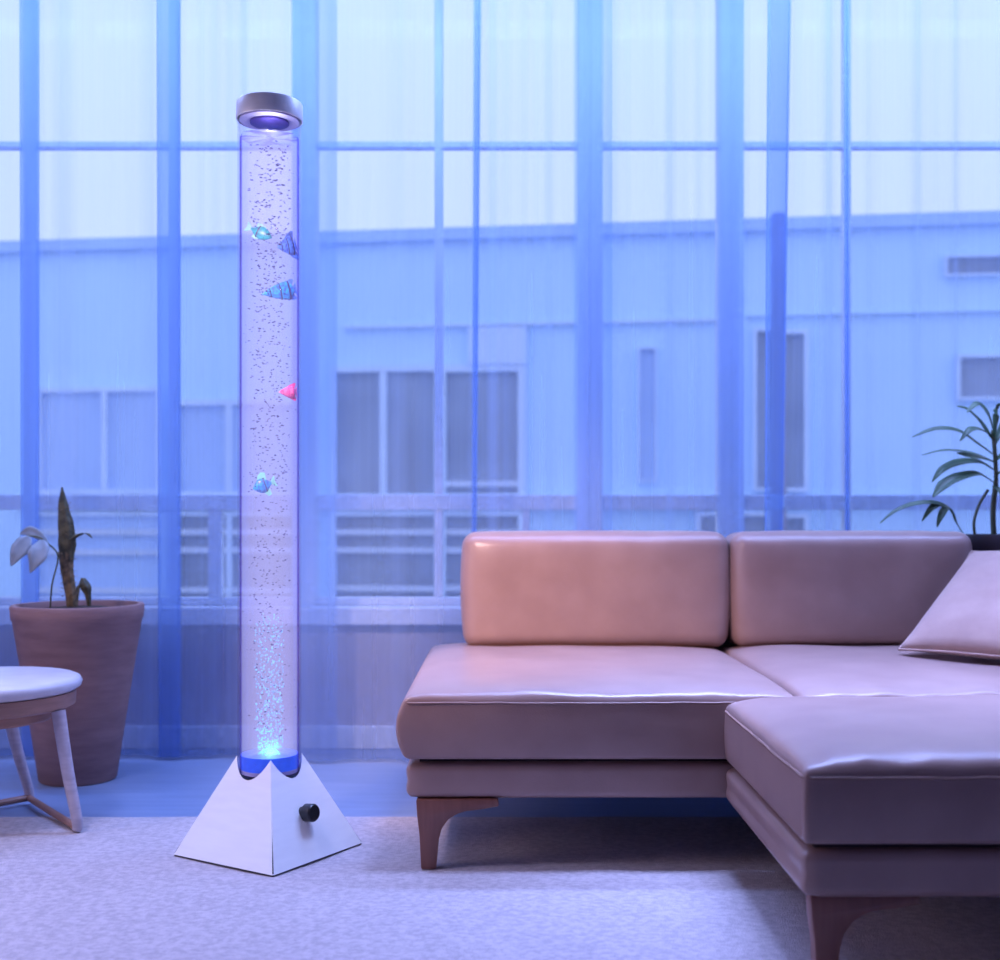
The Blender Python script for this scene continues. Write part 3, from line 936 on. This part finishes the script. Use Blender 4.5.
def cactus_bm(pts, rads, ribs=6, flat=0.62, n=36, depth=.22):
    pts = smooth_path(pts, 5)
    bm = bmesh.new(); rings = []
    m = len(pts)
    def rad(t):
        x = t * (len(rads) - 1); i = min(int(x), len(rads) - 2); f = x - i
        f = f * f * (3 - 2 * f)
        return rads[i] * (1 - f) + rads[i + 1] * f
    for i, p in enumerate(pts):
        r = rad(i / (m - 1)); ring = []
        for k in range(n):
            a = 2 * PI * k / n
            rr = r * (1 - depth + depth * abs(math.cos(a * ribs / 2))) * (1 + .10 * noise.noise(Vector((math.cos(a) * 2, math.sin(a) * 2, i * .45))))
            ring.append(bm.verts.new(p + Vector((rr * math.cos(a), rr * math.sin(a) * flat, 0))))
        rings.append(ring)
    for r0, r1 in zip(rings[:-1], rings[1:]):
        for k in range(n):
            bm.faces.new((r0[k], r0[(k + 1) % n], r1[(k + 1) % n], r1[k]))
    bm.faces.new(list(reversed(rings[0]))); bm.faces.new(rings[-1])
    return bm
link_mesh('stem', cactus_bm([cl(72, 608), cl(70, 590), cl(67, 570), cl(66, 552)], [.017, .019, .022, .026]), CACTD, cac, smooth=True)
link_mesh('blade', cactus_bm([cl(66.5, 562), cl(67, 545), cl(66, 525), cl(63.5, 508), cl(62, 487)], [.022, .029, .027, .018, .003]), CACT, cac, smooth=True)
link_mesh('side_shoot', cactus_bm([cl(71, 540, -.01), cl(78, 535, -.015), cl(86, 533, -.02), cl(92, 538, -.02)], [.010, .012, .008, .002], ribs=4, flat=.8), CACT, cac, smooth=True)
link_mesh('side_shoot', cactus_bm([cl(89, 606, -.03), cl(88, 596, -.03), cl(85, 586, -.03), cl(83, 578, -.03)], [.006, .010, .020, .008], ribs=5, flat=.8), CACT, cac, smooth=True)
link_mesh('side_shoot', cactus_bm([cl(76, 607, .04), cl(77, 592, .04), cl(79, 585, .04)], [.006, .008, .004], ribs=4, flat=.8), CACTD, cac, smooth=True)
bm = bmesh.new()
rnd = random.Random(4)
for k in range(120):
    t = rnd.random(); py = 600 - 100 * t; px = 70 - 6 * t
    a = rnd.uniform(0, 2 * PI); r = .022 * (1 - .6 * max(0, t - .5))
    c = cl(px, py) + Vector((r * math.cos(a), r * .62 * math.sin(a), 0))
    d = Vector((math.cos(a), .62 * math.sin(a), rnd.uniform(-.2, .5))).normalized() * .010
    add_tube(bm, [c, c + d], [.0011, .0002], 4)
o = link_mesh('spines', bm, FWHITE if False else CACTD, cac); o['kind'] = 'stuff'

def leaf_bm(pts, wid, cup=0.25, up=None):
    """blade along a path: widths from the list, folded a little along the midrib"""
    pts = smooth_path(pts, 6); m = len(pts)
    bm = bmesh.new(); rows = []
    def wd(t):
        x = t * (len(wid) - 1); i = min(int(x), len(wid) - 2); f = x - i
        return wid[i] * (1 - f) + wid[i + 1] * f
    for i, p in enumerate(pts):
        t = (pts[min(i + 1, m - 1)] - pts[max(i - 1, 0)]).normalized()
        ref = up or Vector((0, -0.55, 0.85))
        side = t.cross(ref)
        if side.length < 1e-4:
            side = Vector((0, 1, 0))
        side.normalize(); nr = side.cross(t).normalized()
        w = wd(i / (m - 1)) / 2
        rows.append([bm.verts.new(p + side * (w * s) + nr * (abs(s) * w * cup)) for s in (-1, -.5, 0, .5, 1)])
    for a, b in zip(rows[:-1], rows[1:]):
        for k in range(4):
            bm.faces.new((a[k], a[k + 1], b[k + 1], b[k]))
    bmesh.ops.recalc_face_normals(bm, faces=bm.faces)
    bmesh.ops.solidify(bm, geom=list(bm.faces), thickness=0.0016)
    return bm
vine = thing('pale_leaved_plant', 'pale drooping leaves on a thin stem in the mauve pot beside the cactus', 'plant', (PX - .1, PY - .02, PH - .018))
def vl(px, py, dy=0.0):
    p = wp(px, py, PY + dy)
    return Vector((p.x - (PX - .1), p.y - (PY - .02), p.z - (PH - .018)))
link_mesh('stem', tube_bm(smooth_path([vl(50, 611, -.02), vl(52, 585, -.05), vl(58, 556, -.05), vl(47, 543, -.05), vl(38, 537, -.05), vl(26, 536, -.06)], 5), .0028, 8), STEMM, vine, smooth=True)
upv = Vector((0, -1, .15))
link_mesh('leaf', leaf_bm([vl(42, 540, -.06), vl(40, 550, -.08), vl(35, 562, -.09), vl(30, 573, -.09)], [.012, .058, .066, .03, .002], .25, upv), LEAFP, vine, smooth=True)
link_mesh('leaf', leaf_bm([vl(30, 537, -.06), vl(24, 544, -.07), vl(16, 556, -.08), vl(11, 566, -.08)], [.012, .05, .058, .03, .002], .25, upv), LEAFP, vine, smooth=True)
link_mesh('leaf', leaf_bm([vl(48, 543, -.05), vl(40, 536, -.02), vl(30, 531, -.01), vl(20, 534, 0)], [.006, .03, .034, .002], .2, upv), LEAFP, vine, smooth=True)

# ------------------------------------------------------------------ round stool at the left
SX, SY, SR, SH = -1.432, 3.255, 0.265, 0.405
st = thing('round_stool', 'low round white-topped wooden stool in front of the mauve pot', 'stool', (SX, SY, RH))
link_mesh('seat', lathe_bm([(.01, SH - .040), (SR - .02, SH - .040), (SR - .004, SH - .030), (SR, SH - .018), (SR - .006, SH - .006), (SR - .02, SH), (.01, SH + .001)], 72, cap_bottom=True, cap_top=True), STOOLT, st, smooth=True, angle=0.9)
link_mesh('seat_ring', lathe_bm([(SR - .075, SH - .085), (SR - .03, SH - .085), (SR - .018, SH - .078), (SR - .016, SH - .041), (SR - .075, SH - .041)], 64, cap_bottom=True, cap_top=True), STOOLW, st, smooth=True, angle=0.6)
def sl(px, py, Y):
    p = wp(px, py, Y); return Vector((p.x - SX, p.y - SY, p.z - RH))
foot_r = 0.012
A0 = Vector((SX + .185, SY - .115, 0)); 
def stool_leg(top, foot):
    pts = smooth_path([top, top.lerp(foot, .5) + (foot - top).cross(Vector((0, 0, 1))).normalized() * .0, foot + Vector((0, 0, .03)), foot], 5)
    return link_mesh('leg', tube_bm(pts, [.017 - .006 * k / (len(pts) - 1) for k in range(len(pts))], 12, flat=(1.15, .9)), STOOLL, st, smooth=True, angle=0.8)
tops = [Vector((.238, -.065, SH - .082)), Vector((-.02, .205, SH - .082)), Vector((-.19, -.07, SH - .082)), Vector((.0, -.20, SH - .082))]
feet = [Vector((.295, -.085, .006)), Vector((.03, .255, .006)), Vector((-.27, -.10, .006)), Vector((-.05, -.275, .006))]
for a, b in zip(tops[:3], feet[:3]):
    stool_leg(a, b)
for i, j in ((0, 1), (1, 2), (2, 0)):
    a, b = feet[i], feet[j]
    if (i, j) == (2, 0):
        continue
    link_mesh('foot_rail', tube_bm([a + Vector((0, 0, .007)), b + Vector((0, 0, .007))], .010, 10), STOOLW, st, smooth=True, angle=0.8)
link_mesh('brace_ring', lathe_bm([(SR - .105, SH - .118), (SR - .080, SH - .118), (SR - .074, SH - .112), (SR - .074, SH - .0855), (SR - .105, SH - .0855), (SR - .105, SH - .118)], 64), STOOLW, st, smooth=True, angle=0.6)

# ------------------------------------------------------------------ right planter and leafy plant
QX, QY, QH = 1.655, 3.90, 0.800
pr = 0.118
pt = thing('tall_planter', 'dark tall planter at the sofa\'s right end, behind the pillow', 'planter', (QX, QY, 0))
link_mesh('planter_body', lathe_bm([(.02, 0), (.080, 0), (.084, .005), (pr - .004, QH - .06), (pr, QH - .05), (pr + .003, QH - .006), (pr, QH), (pr - .012, QH), (pr - .016, QH - .02), (pr - .022, QH - .10), (.02, QH - .11)], 48, cap_bottom=True, cap_top=True), POTD, pt, smooth=True, angle=0.7)
link_mesh('soil', lathe_bm([(pr - .021, QH - .07), (pr - .0185, QH - .03), (.01, QH - .02)], 32, cap_bottom=True, cap_top=True), SOILM, pt, smooth=True)
fp = thing('leafy_plant', 'green plant with arching strap leaves in the dark planter', 'plant', (QX, QY, QH - .024))
def ql(px, py, dy=0.0):
    p = wp(px, py, QY + dy)
    return Vector((p.x - QX, p.y - QY, p.z - (QH - .024)))
link_mesh('stem', tube_bm(smooth_path([ql(994, 538), ql(993, 510), ql(996, 480), ql(995, 455), ql(993, 430)], 5), [.009] * 10 + [.007] * 11, 10), STEMM, fp, smooth=True)
link_mesh('stem', tube_bm(smooth_path([ql(975, 536, -.03), ql(974, 522, -.03), ql(979, 505, -.02), ql(988, 490, -.01)], 5), .005, 8), STEMM, fp, smooth=True)
leaves = [
    # points, widths
    ([ql(965, 536, -.04), ql(957, 524, -.06), ql(950, 510, -.07), ql(935, 503, -.08), ql(914, 504, -.09), ql(895, 511, -.10), ql(880, 523, -.10)], [.006, .010, .020, .022, .020, .012, .002]),
    ([ql(950, 509, -.07), ql(938, 505, -.08), ql(930, 510, -.09), ql(922, 521, -.09)], [.006, .024, .026, .016, .002]),
    ([ql(950, 508, -.07), ql(945, 509, -.09), ql(940, 518, -.10), ql(937, 527, -.10)], [.006, .022, .024, .014, .002]),
    ([ql(993, 482, 0), ql(978, 474, -.05), ql(958, 478, -.08), ql(943, 486, -.09), ql(933, 497, -.10)], [.010, .030, .042, .040, .004]),
    ([ql(994, 470, 0), ql(978, 462, -.02), ql(958, 463, -.04), ql(942, 470, -.06), ql(932, 482, -.06)], [.010, .030, .036, .026, .002]),
    ([ql(994, 462, 0), ql(980, 458, -.04), ql(968, 456, -.06), ql(957, 453, -.06)], [.012, .034, .036, .006]),
    ([ql(994, 455, 0), ql(978, 444, -.03), ql(958, 431, -.06), ql(935, 429, -.08), ql(912, 437, -.10)], [.010, .024, .026, .020, .002]),
    ([ql(994, 462, 0), ql(972, 453, .04), ql(945, 450, .06), ql(922, 455, .08)], [.006, .012, .010, .001]),
    ([ql(993, 440, 0), ql(980, 422, .0), ql(968, 410, -.02), ql(957, 406, -.03)], [.010, .028, .026, .003]),
    ([ql(993, 436, 0), ql(981, 430, -.05), ql(970, 430, -.08), ql(960, 441, -.09)], [.010, .026, .024, .003]),
    ([ql(993, 430, 0), ql(988, 415, -.02), ql(978, 404, -.03), ql(967, 412, -.05)], [.010, .028, .026, .003]),
    ([ql(994, 445, 0), ql(1004, 425, .02), ql(1020, 412, .03), ql(1042, 418, .03)], [.010, .028, .028, .003]),
    ([ql(994, 462, 0), ql(1012, 448, -.03), ql(1032, 446, -.05), ql(1052, 460, -.05)], [.010, .030, .030, .003]),
    ([ql(994, 476, 0), ql(1010, 470, -.04), ql(1028, 476, -.07), ql(1042, 492, -.08)], [.010, .036, .036, .003]),
    ([ql(994, 440, 0), ql(995, 418, -.05), ql(1000, 405, -.08), ql(1008, 403, -.12)], [.010, .026, .026, .003]),
    ([ql(993, 486, 0), ql(1002, 492, -.06), ql(1006, 503, -.09), ql(1008, 516, -.10)], [.010, .030, .030, .003]),
]
for pts, wd in leaves:
    link_mesh('leaf', leaf_bm(pts, wd, .3), LEAFG, fp, smooth=True)

# ------------------------------------------------------------------ light
w = bpy.data.worlds.new('sky'); SC.world = w
w.use_nodes = True
bg = w.node_tree.nodes['Background'] if 'Background' in w.node_tree.nodes else w.node_tree.nodes.new('ShaderNodeBackground')
bg.inputs[0].default_value = (0.65, 0.69, 1.0, 1)
bg.inputs[1].default_value = 1.58

def area(name, loc, target, sx, sy, col, power, portal=False):
    l = bpy.data.lights.new(name, 'AREA'); l.shape = 'RECTANGLE'; l.size = sx; l.size_y = sy
    l.color = col; l.energy = power
    if portal:
        l.cycles.is_portal = True
    o = bpy.data.objects.new(name, l); COL.objects.link(o); o.location = loc
    o.rotation_euler = (Vector(target) - Vector(loc)).to_track_quat('-Z', 'Y').to_euler()
    return o
area('window_portal', (0, YW + .3, 1.7), (0, 0, 1.7), 4.9, 2.4, (1, 1, 1), 1, portal=True)
def spot(name, loc, target, ang, col, power, size):
    l = bpy.data.lights.new(name, 'SPOT'); l.color = col; l.energy = power; l.shadow_soft_size = size
    l.spot_size = math.radians(ang); l.spot_blend = 1.0
    o = bpy.data.objects.new(name, l); COL.objects.link(o); o.location = loc
    o.rotation_euler = (Vector(target) - Vector(loc)).to_track_quat('-Z', 'Y').to_euler()
spot('sofa_fill_spot', (-1.0, 1.9, 1.95), (-0.20, 3.62, 0.62), 46, (1.0, 0.67, 0.63), 330, 0.12)  # added unseen spot, brings the warm light onto the sofa's left end
area('left_fill', (-2.5, 2.25, 1.3), (0.5, 2.7, 0.6), 0.5, 0.8, (1.0, 0.74, 0.72), 12)  # added warm fill out of view, for the faces turned left
lm = area('rug_fill', (-1.55, 2.15, 2.95), (-1.45, 2.25, 0), 0.5, 0.5, (0.58, 0.58, 1.0), 15)  # added lilac fill from above, brightens the rug and lamp base
lm.data.spread = math.radians(78)
area('blue_fill_strip', (0.2, 3.74, 3.0), (0.2, 3.74, 0), 5.0, 0.2, (0.30, 0.43, 1.0), 170)  # added blue fill over the curtains, no such fitting known
dl = area('seat_top_fill', (0.85, 2.86, 3.0), (0.85, 2.86, 0), 1.4, 0.3, (0.36, 0.46, 1.0), 24)  # added narrow fill from overhead, lifts the seat and ottoman tops
dl.data.spread = math.radians(52)

# ------------------------------------------------------------------ camera
cam = bpy.data.cameras.new('camera')
cam.sensor_fit = 'HORIZONTAL'; cam.sensor_width = 36.0
cam.lens = 36.0 * F / 1000.0
cam.shift_y = 0.04
cam.clip_start = 0.05; cam.clip_end = 200
cam.dof.use_dof = True; cam.dof.focus_distance = 2.85; cam.dof.aperture_fstop = 2.4
co = bpy.data.objects.new('camera', cam); COL.objects.link(co)
co.location = (0, 0, CH); co.rotation_euler = (PI / 2, 0, 0)
SC.camera = co

SC.cycles.transparent_max_bounces = 32
SC.cycles.max_bounces = 10
SC.cycles.use_denoising = True
SC.cycles.sample_clamp_indirect = 6.0
vs_ = SC.view_settings
vs_.view_transform = 'Standard'; vs_.look = 'None'; vs_.exposure = 0.0; vs_.gamma = 1.0; vs_.use_curve_mapping = False
